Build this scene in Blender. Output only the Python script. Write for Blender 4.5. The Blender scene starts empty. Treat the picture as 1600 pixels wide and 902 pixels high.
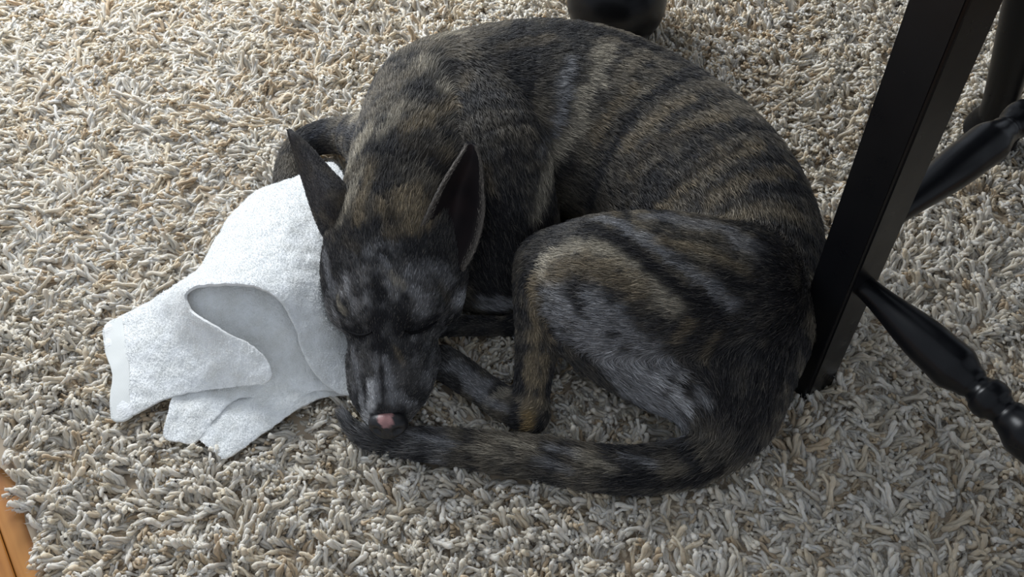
import bpy, bmesh, math, random
import numpy as np
from mathutils import Vector, Matrix
from mathutils.geometry import delaunay_2d_cdt

C = bpy.context.scene.collection
rng = np.random.default_rng(7)
random.seed(7)

# ------------------------------------------------------------------ camera
CAM_H, FPX, PITCH = 0.95, 1450.0, math.radians(52)
cd = bpy.data.cameras.new('camera'); cam = bpy.data.objects.new('camera', cd); C.objects.link(cam)
cam.location = (0, 0, CAM_H); cam.rotation_euler = (math.pi/2 - PITCH, 0, 0)
cd.sensor_width = 36.0; cd.lens = 36.0*FPX/1600.0; cd.clip_start = 0.01
bpy.context.scene.camera = cam

# ------------------------------------------------------------------ world, light, exposure
w = bpy.data.worlds.new('world'); bpy.context.scene.world = w; w.use_nodes = True
bg = w.node_tree.nodes['Background']
bg.inputs['Color'].default_value = (0.80, 0.88, 1.0, 1); bg.inputs['Strength'].default_value = 0.47

def area(name, loc, target, sx, sy, power, col):
    ld = bpy.data.lights.new(name, 'AREA'); ld.shape = 'RECTANGLE'; ld.size = sx; ld.size_y = sy
    ld.energy = power; ld.color = col
    o = bpy.data.objects.new(name, ld); C.objects.link(o); o.location = loc
    d = Vector(target) - Vector(loc); o.rotation_euler = d.to_track_quat('-Z', 'Y').to_euler()
    return o
area('window_light', (-1.25, 2.35, 1.25), (0.0, 0.8, 0.0), 1.3, 1.0, 64, (0.92, 0.96, 1.0))
area('lamp_light', (1.9, 2.3, 1.9), (0.4, 0.9, 0.0), .7, .7, 7, (1.0, 0.84, 0.62))

vs = bpy.context.scene.view_settings
vs.view_transform = 'Standard'; vs.look = 'None'; vs.gamma = 1.0; vs.use_curve_mapping = False
vs.exposure = 0.10

# ------------------------------------------------------------------ helpers
_f = np.array([0, math.cos(PITCH), -math.sin(PITCH)]); _u = np.array([0, math.sin(PITCH), math.cos(PITCH)])
_r = np.array([1.0, 0, 0]); _o = np.array([0, 0, CAM_H])
def ray(px, py):
    return _f + _r*(px-800)/FPX - _u*(py-451)/FPX
def P(px, py, z=0.0):                       # the point at height z seen at (px, py)
    d = ray(px, py); t = (z-CAM_H)/d[2]; return _o + d*t
def S(px, py, z):                           # metres per pixel there
    d = ray(px, py); return (z-CAM_H)/d[2]/FPX

def link(name, me, mat=None, parent=None, kind=None):
    o = bpy.data.objects.new(name, me); C.objects.link(o)
    if mat is not None: me.materials.append(mat)
    if parent is not None: o.parent = parent
    if kind: o['kind'] = kind
    return o
def tag(o, label, cat, group=None):
    o['label'] = label; o['category'] = cat
    if group: o['group'] = group
    return o
def empty(name, loc=(0, 0, 0)):
    o = bpy.data.objects.new(name, None); C.objects.link(o); o.location = loc; o.empty_display_size = .05
    return o
def child(o, parent):                       # parent while keeping the world position
    o.parent = parent; o.matrix_parent_inverse = Matrix.Translation(parent.location).inverted()
    return o
def np_mesh(name, V, Fq, smooth=True):
    me = bpy.data.meshes.new(name)
    V = np.asarray(V, dtype=np.float32); Fq = np.asarray(Fq, dtype=np.int32); k = Fq.shape[1]
    me.vertices.add(len(V)); me.vertices.foreach_set('co', V.ravel())
    me.loops.add(Fq.size); me.loops.foreach_set('vertex_index', Fq.ravel())
    me.polygons.add(len(Fq)); me.polygons.foreach_set('loop_start', np.arange(0, Fq.size, k, dtype=np.int32))
    me.update(calc_edges=True)
    if smooth: me.polygons.foreach_set('use_smooth', np.ones(len(Fq), dtype=bool))
    me.update()
    return me
def bm_mesh(name, bm, smooth=False):
    me = bpy.data.meshes.new(name); bm.to_mesh(me); bm.free()
    if smooth: me.polygons.foreach_set('use_smooth', np.ones(len(me.polygons), dtype=bool))
    return me

def newmat(name, rough=.6, col=(.5, .5, .5), spec=.5):
    m = bpy.data.materials.new(name); m.use_nodes = True
    b = m.node_tree.nodes['Principled BSDF']
    b.inputs['Base Color'].default_value = (*col, 1); b.inputs['Roughness'].default_value = rough
    b.inputs['Specular IOR Level'].default_value = spec
    return m, m.node_tree, b
def node(nt, typ, **kw):
    n = nt.nodes.new(typ)
    for k, v in kw.items(): setattr(n, k, v)
    return n

# smooth value noise, 3D, vectorised
_tab = rng.random(65536).astype(np.float64)
def vnoise(p, seed=0):
    p = np.asarray(p); i = np.floor(p).astype(np.int64); f = p - i; f = f*f*(3-2*f)
    def h(a, b, c):
        return _tab[((a*73856093) ^ (b*19349663) ^ (c*83492791) ^ (seed*2654435)) & 65535]
    x, y, z = i[..., 0], i[..., 1], i[..., 2]; fx, fy, fz = f[..., 0], f[..., 1], f[..., 2]
    def L(a, b, t): return a + (b-a)*t
    return L(L(L(h(x, y, z), h(x+1, y, z), fx), L(h(x, y+1, z), h(x+1, y+1, z), fx), fy),
             L(L(h(x, y, z+1), h(x+1, y, z+1), fx), L(h(x, y+1, z+1), h(x+1, y+1, z+1), fx), fy), fz)
def fbm(p, o=3, seed=0):
    s = 0; a = .5; t = 0
    for k in range(o): s = s + a*vnoise(p*(2**k)+k*17.3, seed+k); t += a; a *= .5
    return s/t
def sstep(a, b, x):
    t = np.clip((x-a)/(b-a), 0, 1); return t*t*(3-2*t)

# ------------------------------------------------------------------ dog: one continuous body grown from limb and trunk chains
# every chain: rows of (px, py, z, radius in px); k = softness of the join; flow = +1 fur runs along the chain; fur length
CH = []
def chain(name, rows, k=.012, flow=1, fl=.010, sub=5):
    pts = np.array([np.append(P(a, b, z), max(1, q)*S(a, b, z)) for a, b, z, q in rows])
    n = len(pts); out = []
    ext = np.vstack([2*pts[0]-pts[1], pts, 2*pts[-1]-pts[-2]])
    for i in range(n-1):
        p0, p1, p2, p3 = ext[i:i+4]
        for j in range(sub):
            t = j/sub
            out.append(.5*((2*p1)+(-p0+p2)*t+(2*p0-5*p1+4*p2-p3)*t*t+(-p0+3*p1-3*p2+p3)*t**3))
    out.append(pts[-1]); out = np.array(out)
    CH.append(dict(name=name, c=out[:, :3], r=np.maximum(out[:, 3], .002), k=k, flow=flow, fl=fl))

chain('torso', [(660,228,.115,92),(705,190,.118,118),(800,180,.120,138),(900,190,.122,146),(1000,233,.120,146),(1085,300,.118,146),
                (1138,380,.112,138),(1150,470,.105,124),(1142,560,.088,98),(1125,625,.065,68)], k=0, fl=.012)
chain('shoulder', [(735,150,.165,80),(770,225,.166,78),(797,300,.140,66),(812,345,.110,50)], k=.022, fl=.012)
chain('chest', [(720,230,.10,112),(765,330,.075,104),(782,395,.060,84)], k=.02, fl=.012)
chain('breast', [(700,380,.05,70),(745,430,.042,55),(820,440,.045,50)], k=.02, fl=.012)
chain('tail', [(1160,600,.075,66),(1163,645,.055,50),(1128,690,.042,42),(1070,722,.036,36),(1000,734,.033,33),(920,730,.031,32),(840,716,.029,30),
               (760,705,.028,27),(690,697,.027,23),(630,692,.026,19),(585,686,.026,15),(555,671,.027,10),(537,650,.03,5)], k=.015, fl=.016)
chain('thigh', [(1145,455,.140,112),(1040,453,.140,119),(960,448,.135,112),(902,432,.125,82),(868,420,.120,58)], k=.010, fl=.011)
chain('inner_thigh', [(895,468,.105,78),(960,503,.095,90),(1030,543,.088,92),(1092,570,.08,88)], k=.02, fl=.014)
chain('shank', [(864,425,.118,56),(849,480,.10,43),(839,540,.075,33),(832,600,.05,28),(828,642,.034,27)], k=.014, fl=.006)
chain('hind_foot', [(828,648,.034,27),(790,632,.031,26),(752,607,.029,25),(716,582,.027,26),(692,566,.027,25)], k=.012, fl=.006)
chain('forearm', [(870,490,.06,34),(800,509,.034,16),(740,509,.030,15),(690,511,.028,16),(655,516,.028,20)], k=.01, flow=1, fl=.005)
chain('far_foreleg', [(610,230,.09,66),(552,214,.058,33),(502,215,.042,25),(464,238,.036,23),(450,282,.032,22),(452,330,.028,22)], k=.012, fl=.006)
chain('neck', [(690,180,.135,108),(652,245,.150,97),(628,305,.150,88),(614,355,.140,85)], k=.025, flow=-1, fl=.013)
chain('cranium', [(612,375,.132,86),(613,410,.122,90),(614,450,.112,84)], k=.02, flow=-1, fl=.006)
chain('cheek', [(566,385,.118,58),(567,425,.105,64),(560,475,.088,48)], k=.014, flow=-1, fl=.006)
chain('cheek', [(664,390,.118,56),(664,425,.105,66),(675,475,.088,46)], k=.014, flow=-1, fl=.006)
chain('muzzle', [(614,480,.098,76),(613,540,.080,66),(611,590,.068,52),(607,630,.058,38),(606,650,.052,26)], k=.014, flow=-1, fl=.0035)
chain('bridge', [(606,490,.128,34),(605,560,.100,30),(605,630,.075,27)], k=.014, flow=-1, fl=.0035)
chain('brow', [(555,478,.116,27),(562,498,.108,22)], k=.008, flow=-1, fl=.004)
chain('brow', [(663,476,.116,28),(655,498,.108,22)], k=.008, flow=-1, fl=.004)
chain('flew', [(575,570,.073,34),(575,610,.064,29),(584,640,.056,19)], k=.008, flow=-1, fl=.0035)
chain('flew', [(650,560,.073,38),(642,605,.064,31),(629,638,.056,20)], k=.008, flow=-1, fl=.0035)
chain('jaw', [(600,560,.045,52),(600,630,.038,38)], k=.01, flow=-1, fl=.004)

def chain_sd(ch, X):
    best = np.full(len(X), 1e3); 
    c, r = ch['c'], ch['r']
    for i in range(len(c)-1):
        a = c[i]; ab = c[i+1]-a; L2 = ab@ab + 1e-12
        t = np.clip(((X-a)@ab)/L2, 0, 1)
        d = np.sqrt(((X-a-t[:, None]*ab)**2).sum(1)) - (r[i]+(r[i+1]-r[i])*t)
        best = np.minimum(best, d)
    return best
def chain_near(ch, X):                      # distance, tangent, arc position, radial unit
    best = np.full(len(X), 1e3); T = np.zeros((len(X), 3)); s = np.zeros(len(X)); R = np.zeros((len(X), 3))
    c, r = ch['c'], ch['r']; acc = 0
    for i in range(len(c)-1):
        a = c[i]; ab = c[i+1]-a; L = math.sqrt(ab@ab)+1e-9
        t = np.clip(((X-a)@ab)/(L*L), 0, 1); q = X-a-t[:, None]*ab; n = np.sqrt((q**2).sum(1))
        d = n-(r[i]+(r[i+1]-r[i])*t); m = d < best
        best[m] = d[m]; T[m] = ab/L; s[m] = acc+t[m]*L; R[m] = q[m]/(n[m, None]+1e-9); acc += L
    return best, T, s, R
def smin(a, b, k):
    if k <= 0: return np.minimum(a, b)
    h = np.maximum(k-np.abs(a-b), 0)/k
    return np.minimum(a, b)-h*h*k*.25
def carve(X, d):                            # shallow hollows: closed eyes, the stop between the brows
    for (px, py, z, rr, dep) in CARVE:
        c = P(px, py, z); q = np.sqrt(((X-c)**2).sum(1))
        d = d + dep*np.exp(-(q/rr)**2)
    return d
CARVE = [(581,520,.118,.012,.004),(640,518,.118,.012,.004),(606,470,.150,.012,.003),(597,420,.17,.010,.002)]
def dog_sd(X):
    D = np.full(len(X), 1e3)
    for ch in CH:
        lo = (ch['c']-ch['r'][:, None]).min(0)-.05; hi = (ch['c']+ch['r'][:, None]).max(0)+.05
        m = ((X > lo) & (X < hi)).all(1)
        if m.any(): D[m] = smin(D[m], chain_sd(ch, X[m]), ch['k'])
    m = D < .05
    if m.any(): D[m] = carve(X[m], D[m])
    return D
def dog_grad(X, e=.0015):
    G = np.zeros_like(X)
    for a in range(3):
        o = np.zeros(3); o[a] = e; G[:, a] = dog_sd(X+o)-dog_sd(X-o)
    return G/(np.linalg.norm(G, axis=1, keepdims=True)+1e-9)
def hit(pxs):                               # where the sight lines through those points first meet the dog
    X = np.array([P(a, b, .32) for a, b in pxs]); D = np.array([ray(a, b) for a, b in pxs]); D /= np.linalg.norm(D, axis=1, keepdims=True)
    for _ in range(60):
        d = np.minimum(dog_sd(X), .03); X = X + D*(d[:, None]*.9)
        X[:, 2] = np.maximum(X[:, 2], .015)
    return X

H = .0032
lo = np.min([(c['c']-c['r'][:, None]).min(0) for c in CH], 0)-.012; hi = np.max([(c['c']+c['r'][:, None]).max(0) for c in CH], 0)+.012
lo[2] = -.004
N = np.ceil((hi-lo)/H).astype(int)+1
G = np.full(N, .05, dtype=np.float64)
for ch in CH:
    a = np.maximum(np.floor(((ch['c']-ch['r'][:, None]).min(0)-.02-lo)/H).astype(int), 0)
    b = np.minimum(np.ceil(((ch['c']+ch['r'][:, None]).max(0)+.02-lo)/H).astype(int)+1, N)
    # tile along the chain so that thin long chains stay cheap
    ax = [np.arange(a[i], b[i])*H+lo[i] for i in range(3)]
    X = np.stack(np.meshgrid(*ax, indexing='ij'), -1).reshape(-1, 3)
    sub = G[a[0]:b[0], a[1]:b[1], a[2]:b[2]]
    c, r = ch['c'], ch['r']
    d = np.full(len(X), .05)
    for i in range(len(c)-1):
        rm = max(r[i], r[i+1])+.022
        q0 = np.minimum(c[i], c[i+1])-rm; q1 = np.maximum(c[i], c[i+1])+rm
        m = np.nonzero(((X > q0) & (X < q1)).all(1))[0]
        if len(m) == 0: continue
        Y = X[m]; ab = c[i+1]-c[i]; t = np.clip(((Y-c[i])@ab)/(ab@ab+1e-12), 0, 1)
        d[m] = np.minimum(d[m], np.sqrt(((Y-c[i]-t[:, None]*ab)**2).sum(1))-(r[i]+(r[i+1]-r[i])*t))
    G[a[0]:b[0], a[1]:b[1], a[2]:b[2]] = smin(sub, d.reshape(sub.shape), ch['k'])
ii = np.nonzero(G.ravel() < .03)[0]
idx = np.stack(np.unravel_index(ii, G.shape), -1)
Gr = G.ravel(); Gr[ii] = carve(idx*H+lo, Gr[ii]); G = Gr.reshape(G.shape)
G[:, :, 0] = np.maximum(G[:, :, 0], .001)

def surface_nets(G, lo, H):
    s = G < 0; nx, ny, nz = G.shape
    cnt = np.zeros((nx-1, ny-1, nz-1), dtype=np.int8)
    for dx in (0, 1):
        for dy in (0, 1):
            for dz in (0, 1): cnt += s[dx:nx-1+dx, dy:ny-1+dy, dz:nz-1+dz]
    cell = np.argwhere((cnt > 0) & (cnt < 8))
    vid = -np.ones(cnt.shape, dtype=np.int64); vid[tuple(cell.T)] = np.arange(len(cell))
    acc = np.zeros((len(cell), 3)); n = np.zeros(len(cell))
    corners = [(x, y, z) for x in (0, 1) for y in (0, 1) for z in (0, 1)]
    for a in corners:
        for b in corners:
            if a < b and sum(abs(p-q) for p, q in zip(a, b)) == 1:
                ga = G[cell[:, 0]+a[0], cell[:, 1]+a[1], cell[:, 2]+a[2]]; gb = G[cell[:, 0]+b[0], cell[:, 1]+b[1], cell[:, 2]+b[2]]
                m = (ga < 0) != (gb < 0); t = ga[m]/(ga[m]-gb[m])
                acc[m] += np.array(a)+t[:, None]*(np.array(b)-np.array(a)); n[m] += 1
    V = (cell+acc/n[:, None])*H+lo
    Q = []
    for ax in range(3):
        sl0 = [slice(None)]*3; sl1 = [slice(None)]*3; sl0[ax] = slice(0, -1); sl1[ax] = slice(1, None)
        A, B = s[tuple(sl0)], s[tuple(sl1)]
        for flip, M in ((False, A & ~B), (True, B & ~A)):
            e = np.argwhere(M); u, v = [(1, 2), (2, 0), (0, 1)][ax]
            e = e[(e[:, u] > 0) & (e[:, v] > 0) & (e[:, u] < G.shape[u]-1) & (e[:, v] < G.shape[v]-1)]
            du = np.zeros(3, int); du[u] = 1; dv = np.zeros(3, int); dv[v] = 1
            q = np.stack([vid[tuple((e-du-dv).T)], vid[tuple((e-dv).T)], vid[tuple(e.T)], vid[tuple((e-du).T)]], -1)
            if flip: q = q[:, ::-1]
            Q.append(q)
    return V, np.vstack(Q)
BV, BQ = surface_nets(G, lo, H)
del G, Gr

# ---- coat: brindle. Strokes are coat patches, two with painted shade, laid along the skin; (points, half width px, colour, strength)
TAN = (.265, .210, .135); CREAM = (.46, .41, .32); GREY = (.33, .33, .34); DARK = (.016, .0155, .018); WHITE = (.62, .62, .63); GOLD = (.27, .19, .09)
MID = (.085, .072, .055)
ST = [
 # neck edge and withers
 ([(560,180),(585,120),(630,78),(690,58)], 20, CREAM, .75), ([(655,95),(675,120),(690,145)], 9, CREAM, .7),
 ([(580,205),(560,240),(548,270)], 12, CREAM, .8), ([(620,180),(595,215)], 9, CREAM, .6), ([(700,165),(665,190),(633,207)], 10, TAN, .7),
 ([(640,235),(690,250)], 12, TAN, .45), ([(735,90),(720,130)], 9, TAN, .4), ([(780,75),(850,60)], 9, TAN, .4),
 ([(640,150),(700,110),(740,100)], 12, DARK, .7), ([(610,250),(660,235),(680,270)], 14, DARK, .6), ([(655,140),(680,160)], 10, DARK, .6),
 ([(755,260),(768,300),(764,340)], 9, TAN, .5),
 # shoulder stripe, chest pit
 ([(935,75),(928,120),(903,160),(893,200),(866,240),(846,290),(836,332)], 10, CREAM, .62), ([(885,95),(875,150),(870,185)], 8, GREY, .5),
 ([(880,150),(865,200),(842,235)], 6, GREY, .35),
 ([(790,90),(780,180),(790,260)], 30, DARK, .45), ([(775,330),(775,400),(770,450)], 40, DARK, .9), ([(880,260),(860,320)], 12, DARK, .6),  # broadest stroke: black shade of the chest pit painted into the coat
 ([(880,45),(950,52),(1010,75)], 14, DARK, .8),
 # flank stripes
 ([(991,135),(955,165),(925,210)], 7, TAN, .5), ([(1075,150),(1020,180),(975,225)], 7, TAN, .5), ([(1125,178),(1060,205),(1000,240),(985,270)], 8, TAN, .55),
 ([(1180,225),(1120,240),(1070,280),(1036,320)], 9, TAN, .75), ([(1225,265),(1160,275),(1105,310)], 10, TAN, .5), ([(1240,330),(1190,320),(1150,335)], 10, TAN, .5),
 ([(1060,120),(990,160),(960,200)], 5, DARK, .6), ([(1100,200),(1030,222),(985,255)], 7, DARK, .7), ([(1150,225),(1085,262),(1040,300)], 7, DARK, .7),
 ([(1215,245),(1140,262),(1080,310)], 6, DARK, .7), ([(1240,290),(1170,300),(1120,325)], 7, DARK, .7), ([(1255,360),(1200,350),(1150,350)], 9, DARK, .5),
 ([(960,290),(1010,280)], 10, DARK, .5),
 # haunch
 ([(850,425),(866,400),(893,388),(930,386),(965,396),(1000,425),(1030,450),(1060,480)], 13, CREAM, .75),
 ([(868,430),(915,415),(960,425),(1010,455)], 15, TAN, .6),
 ([(838,372),(875,352),(930,356),(985,384),(1040,432),(1090,462),(1130,480)], 9, DARK, .85),
 ([(946,343),(1002,366),(1050,402),(1110,440),(1150,475)], 8, GREY, .6), ([(880,336),(930,333),(975,338)], 6, TAN, .5),
 ([(1018,342),(1080,347),(1140,362),(1200,405)], 12, GREY, .5), ([(1040,380),(1110,395),(1180,430)], 7, TAN, .5), ([(1060,372),(1130,380)], 4, DARK, .5),
 ([(1060,405),(1120,418),(1170,450)], 5, DARK, .6),
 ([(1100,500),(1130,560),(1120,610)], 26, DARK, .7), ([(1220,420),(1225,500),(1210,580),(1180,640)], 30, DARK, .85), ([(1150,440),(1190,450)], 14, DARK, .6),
 ([(1085,505),(1065,530)], 8, TAN, .4), ([(1130,520),(1100,560)], 5, TAN, .3),
 ([(885,490),(930,530),(975,575),(1010,615),(1045,645)], 30, GREY, .8), ([(930,470),(985,510),(1030,560)], 16, GREY, .6),
 ([(1012,585),(1040,600),(1068,634)], 8, WHITE, .6), ([(1060,580),(1050,600)], 6, WHITE, .4), ([(1088,605),(1100,622)], 8, GREY, .6), ([(985,560),(1010,590)], 8, WHITE, .3),
 ([(925,485),(950,470)], 6, WHITE, .25), ([(893,505),(905,520)], 6, MID, .4),
 ([(840,440),(838,500),(834,560),(826,640)], 10, TAN, .75), ([(858,500),(852,560),(845,620)], 6, TAN, .6), ([(826,652),(824,668)], 8, GOLD, .9),
 ([(866,490),(868,515)], 5, DARK, .4), ([(812,450),(812,560)], 6, DARK, .4), ([(848,520),(846,545)], 4, DARK, .6),
 # hind foot
 ([(795,612),(770,625),(760,638)], 7, CREAM, .5), ([(760,605),(735,590),(710,572)], 11, GREY, .5), ([(735,612),(765,628),(790,640)], 7, GREY, .5),
 # chest tuft, dark band on the forearm
 ([(715,470),(750,476),(795,470)], 12, GREY, .8), ([(700,508),(800,510)], 16, DARK, .9),  # the dark stroke paints the forearm's shade into its coat
 # head
 ([(533,345),(545,315),(560,285)], 11, CREAM, .6), ([(560,345),(570,300),(580,270)], 9, TAN, .6), ([(605,330),(640,312),(660,325),(650,345)], 16, TAN, .75), ([(630,360),(610,370)], 10, TAN, .4),
 ([(600,290),(610,350)], 5, DARK, .6), ([(590,240),(600,280)], 10, DARK, .5),
 ([(598,405),(608,420)], 5, GREY, .6), ([(612,430),(630,450)], 5, CREAM, .45), ([(600,440),(610,460)], 4, GREY, .4), ([(560,395),(540,380)], 6, MID, .5), ([(508,400),(514,430),(522,455)], 9, GREY, .6), ([(528,470),(538,488)], 6, CREAM, .5), ([(540,440),(550,472)], 7, GREY, .4), ([(570,460),(580,480)], 4, GREY, .3),
 ([(645,452),(662,468),(664,488)], 9, GREY, .5), ([(690,450),(698,470)], 7, MID, .6), ([(640,430),(680,420),(700,440)], 10, GREY, .3), ([(575,400),(590,385),(620,390)], 8, GREY, .3),
 ([(553,430),(560,460)], 8, DARK, .6), ([(590,440),(592,500),(590,540)], 11, DARK, .85), ([(630,395),(690,400)], 8, DARK, .5),
 ([(540,515),(567,526),(585,516)], 11, DARK, .95), ([(625,516),(650,516),(682,500)], 9, DARK, .95), ([(625,500),(635,470)], 10, DARK, .8),
 ([(602,560),(606,580),(610,605),(614,630)], 4, GREY, .55), ([(608,600),(614,630)], 8, GREY, .4), ([(615,540),(630,570)], 3, TAN, .35), ([(552,545),(556,580),(566,620)], 5, GREY, .45),
 ([(590,560),(585,600)], 3, GREY, .3), ([(583,600),(580,632),(578,662)], 8, WHITE, .8), ([(566,625),(568,645),(574,668)], 5, WHITE, .5), ([(590,600),(590,625)], 5, GREY, .7),
 ([(622,620),(638,635)], 6, GREY, .5), ([(648,632),(645,658)], 4, GREY, .6), ([(596,575),(597,610)], 3, DARK, .7), ([(675,560),(668,590)], 7, GREY, .22),
 # far foreleg
 ([(552,205),(505,200),(470,222)], 9, (.06,.065,.08), .6),
 # tail
 ([(653,682),(719,698)], 5, GREY, .6), ([(745,700),(806,716)], 5, CREAM, .5), ([(784,687),(850,706)], 5, CREAM, .55), ([(850,720),(905,738)], 5, GREY, .4), ([(860,700),(915,714)], 5, GREY, .5),
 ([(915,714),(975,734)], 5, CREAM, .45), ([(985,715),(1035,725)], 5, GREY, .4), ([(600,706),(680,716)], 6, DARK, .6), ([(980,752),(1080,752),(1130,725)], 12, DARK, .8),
 ([(532,635),(545,660)], 5, GREY, .4),
]
allp = [q for s_ in ST for q in s_[0]]; HP = hit(allp); _k = 0; STROKES = []
for pts, wpx, col, al in ST:
    STROKES.append((HP[_k:_k+len(pts)], wpx*S(*pts[0], .12)*1.05, np.array(col), min(1, al*1.12))); _k += len(pts)

def flow_field(X, Nn):
    dm = np.full(len(X), 1e3); Ds = []
    for ch in CH:
        d = np.full(len(X), 1e3); lo_ = (ch['c']-ch['r'][:, None]).min(0)-.05; hi_ = (ch['c']+ch['r'][:, None]).max(0)+.05
        m = np.nonzero(((X > lo_) & (X < hi_)).all(1))[0]
        if len(m):
            dd, T, s, R = chain_near(ch, X[m]); d[m] = dd; Ds.append((ch, m, dd, T, s, R)); dm = np.minimum(dm, d)
    F_ = np.zeros((len(X), 3)); W = np.zeros(len(X)); Ln = np.zeros(len(X)); s_out = np.zeros(len(X)); cid = np.zeros(len(X), int); bestd = np.full(len(X), 1e3)
    for k, (ch, m, dd, T, s, R) in enumerate(Ds):
        wt = np.exp(-np.maximum(dd-dm[m], 0)/.006); F_[m] += wt[:, None]*T*ch['flow']; W[m] += wt; Ln[m] += wt*ch['fl']
        b = dd < bestd[m]; mm = m[b]; bestd[mm] = dd[b]; s_out[mm] = s[b]; cid[mm] = k
    F_ /= np.maximum(W, 1e-9)[:, None]; Ln /= np.maximum(W, 1e-9)
    F_ -= (F_*Nn).sum(1, keepdims=True)*Nn
    F_ /= (np.linalg.norm(F_, axis=1, keepdims=True)+1e-6)
    return F_, Ln, s_out, cid
def coat(X, Fl, s):
    # base: dark brown-black with irregular lighter rings across the body
    warp = (fbm(X*18, 3, 3)-.5)*.035
    band = vnoise(np.stack([(s+warp)/.014, X[:, 0]*7, X[:, 1]*7], -1), 11)
    fine = fbm(X*120, 2, 5)
    patch = fbm(X*14, 2, 9)
    t = sstep(.36, .74, band*.50+fine*.42+patch*.16)
    tanc = np.array([.215, .185, .140]); base = np.array([.034, .033, .035])
    col = base+(tanc-base)*t[:, None]*(.35+.65*sstep(.3, .6, patch)[:, None])
    hd = sstep(.70, .66, X[:, 1])*sstep(-.055, -.075, X[:, 0]) if False else (1-sstep(.645, .69, X[:, 1]))*(1-sstep(-.075, -.055, X[:, 0]))
    lum = col.mean(1, keepdims=True); col = col+(lum*(1.2+1.3*sstep(.5, .7, fbm(X*np.array([150, 90, 120]), 2, 77)))[:, None]*np.array([.88, .88, .92])-col)*(hd*.75)[:, None]
    jit = (fbm(X*95, 3, 21)-.5)*1.5
    for pts, wd, cc, al in STROKES:
        lo_ = pts.min(0)-wd*3; hi_ = pts.max(0)+wd*3
        m = np.nonzero(((X > lo_) & (X < hi_)).all(1))[0]
        if not len(m): continue
        Y = X[m]; best = np.full(len(m), 1e3)
        for i in range(len(pts)-1):
            a = pts[i]; ab = pts[i+1]-a; q = np.clip(((Y-a)@ab)/(ab@ab+1e-12), 0, 1)
            best = np.minimum(best, np.sqrt(((Y-a-q[:, None]*ab)**2).sum(1)))
        g = al*(1-sstep(.45, 1.75, best/wd+jit[m]*1.6))
        col[m] += (cc-col[m])*g[:, None]
    return col

dog = empty('dog', (0.08, .72, 0))
tag(dog, 'brindle dog curled up asleep on the shaggy rug with upright ears', 'dog')
mat_body, nt, b = newmat('dog_skin', .7, spec=.2)
at = node(nt, 'ShaderNodeAttribute', attribute_name='coat'); nt.links.new(at.outputs['Color'], b.inputs['Base Color'])
mat_fur, nt, b = newmat('dog_fur', .5, spec=.35)
at = node(nt, 'ShaderNodeAttribute', attribute_name='coat'); nt.links.new(at.outputs['Color'], b.inputs['Base Color'])

def set_color(me, cols, domain='POINT'):
    a = me.attributes.new('coat', 'FLOAT_COLOR', domain)
    c4 = np.ones((len(cols), 4), dtype=np.float32); c4[:, :3] = cols; a.data.foreach_set('color', c4.ravel())

BN = dog_grad(BV); FL, LN, SS, CID = flow_field(BV, BN)
body_me = np_mesh('body', BV, BQ); set_color(body_me, coat(BV, FL, SS)*.6)
body = link('body', body_me, mat_body); child(body, dog)

def sample_mesh(V, Q, n, wfun=None):
    a, b_, c, d = V[Q[:, 0]], V[Q[:, 1]], V[Q[:, 2]], V[Q[:, 3]]
    ar = np.linalg.norm(np.cross(c-a, d-b_), axis=1)*.5
    if wfun is not None: ar = ar*wfun((a+c)*.5)
    i = rng.choice(len(Q), n, p=ar/ar.sum()); u, v = rng.random((2, n, 1))
    return (a[i]*(1-u)+b_[i]*u)*(1-v)+(d[i]*(1-u)+c[i]*u)*v, i
def make_fur(name, X, Nn, Fd, L, cols, parent, rad=.00022, tilt=.32, npt=5, clump=.5):
    n = len(X); L = L*(.7+.6*rng.random(n))
    j = rng.normal(0, .16, (n, 3))
    cl = np.stack([vnoise(X*260, 31), vnoise(X*260, 32), vnoise(X*260, 33)], -1)-.5
    d = Fd+j+cl*clump; d -= (d*Nn).sum(1, keepdims=True)*Nn; d /= np.linalg.norm(d, axis=1, keepdims=True)+1e-9
    til = tilt*(.6+.8*rng.random(n))
    pts = np.zeros((n, npt, 3), dtype=np.float32)
    for k in range(npt):
        t = k/(npt-1)
        pts[:, k] = X + d*(L*t)[:, None]*(1-.12*t) + Nn*((L*til*(t*1.6-.9*t*t)))[:, None] - Nn*.0006*(t == 0)
    cu = bpy.data.hair_curves.new(name); cu.add_curves([npt]*n)
    cu.attributes['position'].data.foreach_set('vector', pts.ravel())
    ra = cu.attributes.get('radius') or cu.attributes.new('radius', 'FLOAT', 'POINT')
    rr = np.tile((rad*np.array([1, 1, .9, .65, .15]))[:npt], (n, 1))*(.75+.5*rng.random((n, 1)))
    ra.data.foreach_set('value', rr.astype(np.float32).ravel())
    c = cols*np.exp(rng.normal(-.02, .42, (n, 1)))
    lt = (rng.random(n) < .10)[:, None]; c = np.where(lt, c*.5+np.array([.11, .10, .085]), c)
    set_color(cu, c, 'CURVE')
    cu.materials.append(mat_fur)
    o = bpy.data.objects.new(name, cu); C.objects.link(o); child(o, parent); o['kind'] = 'stuff'
    return o
def wf(c):
    return np.where(c[:, 2] < .012, 0, 1.0)
X, qi = sample_mesh(BV, BQ, 330000, wf)
Nn = dog_grad(X); Fd, L, ss, _c = flow_field(X, Nn)
# the nose stays bare
nose_c = P(607, 665, .067)
keep = np.linalg.norm((X-nose_c)/np.array([.023, .017, .02]), axis=1) > .9
X, Nn, Fd, L, ss = X[keep], Nn[keep], Fd[keep], L[keep], ss[keep]
make_fur('fur', X, Nn, Fd, L, coat(X, Fd, ss), dog)['label'] = 'short brindle coat of black, grey and tan hair'

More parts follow.
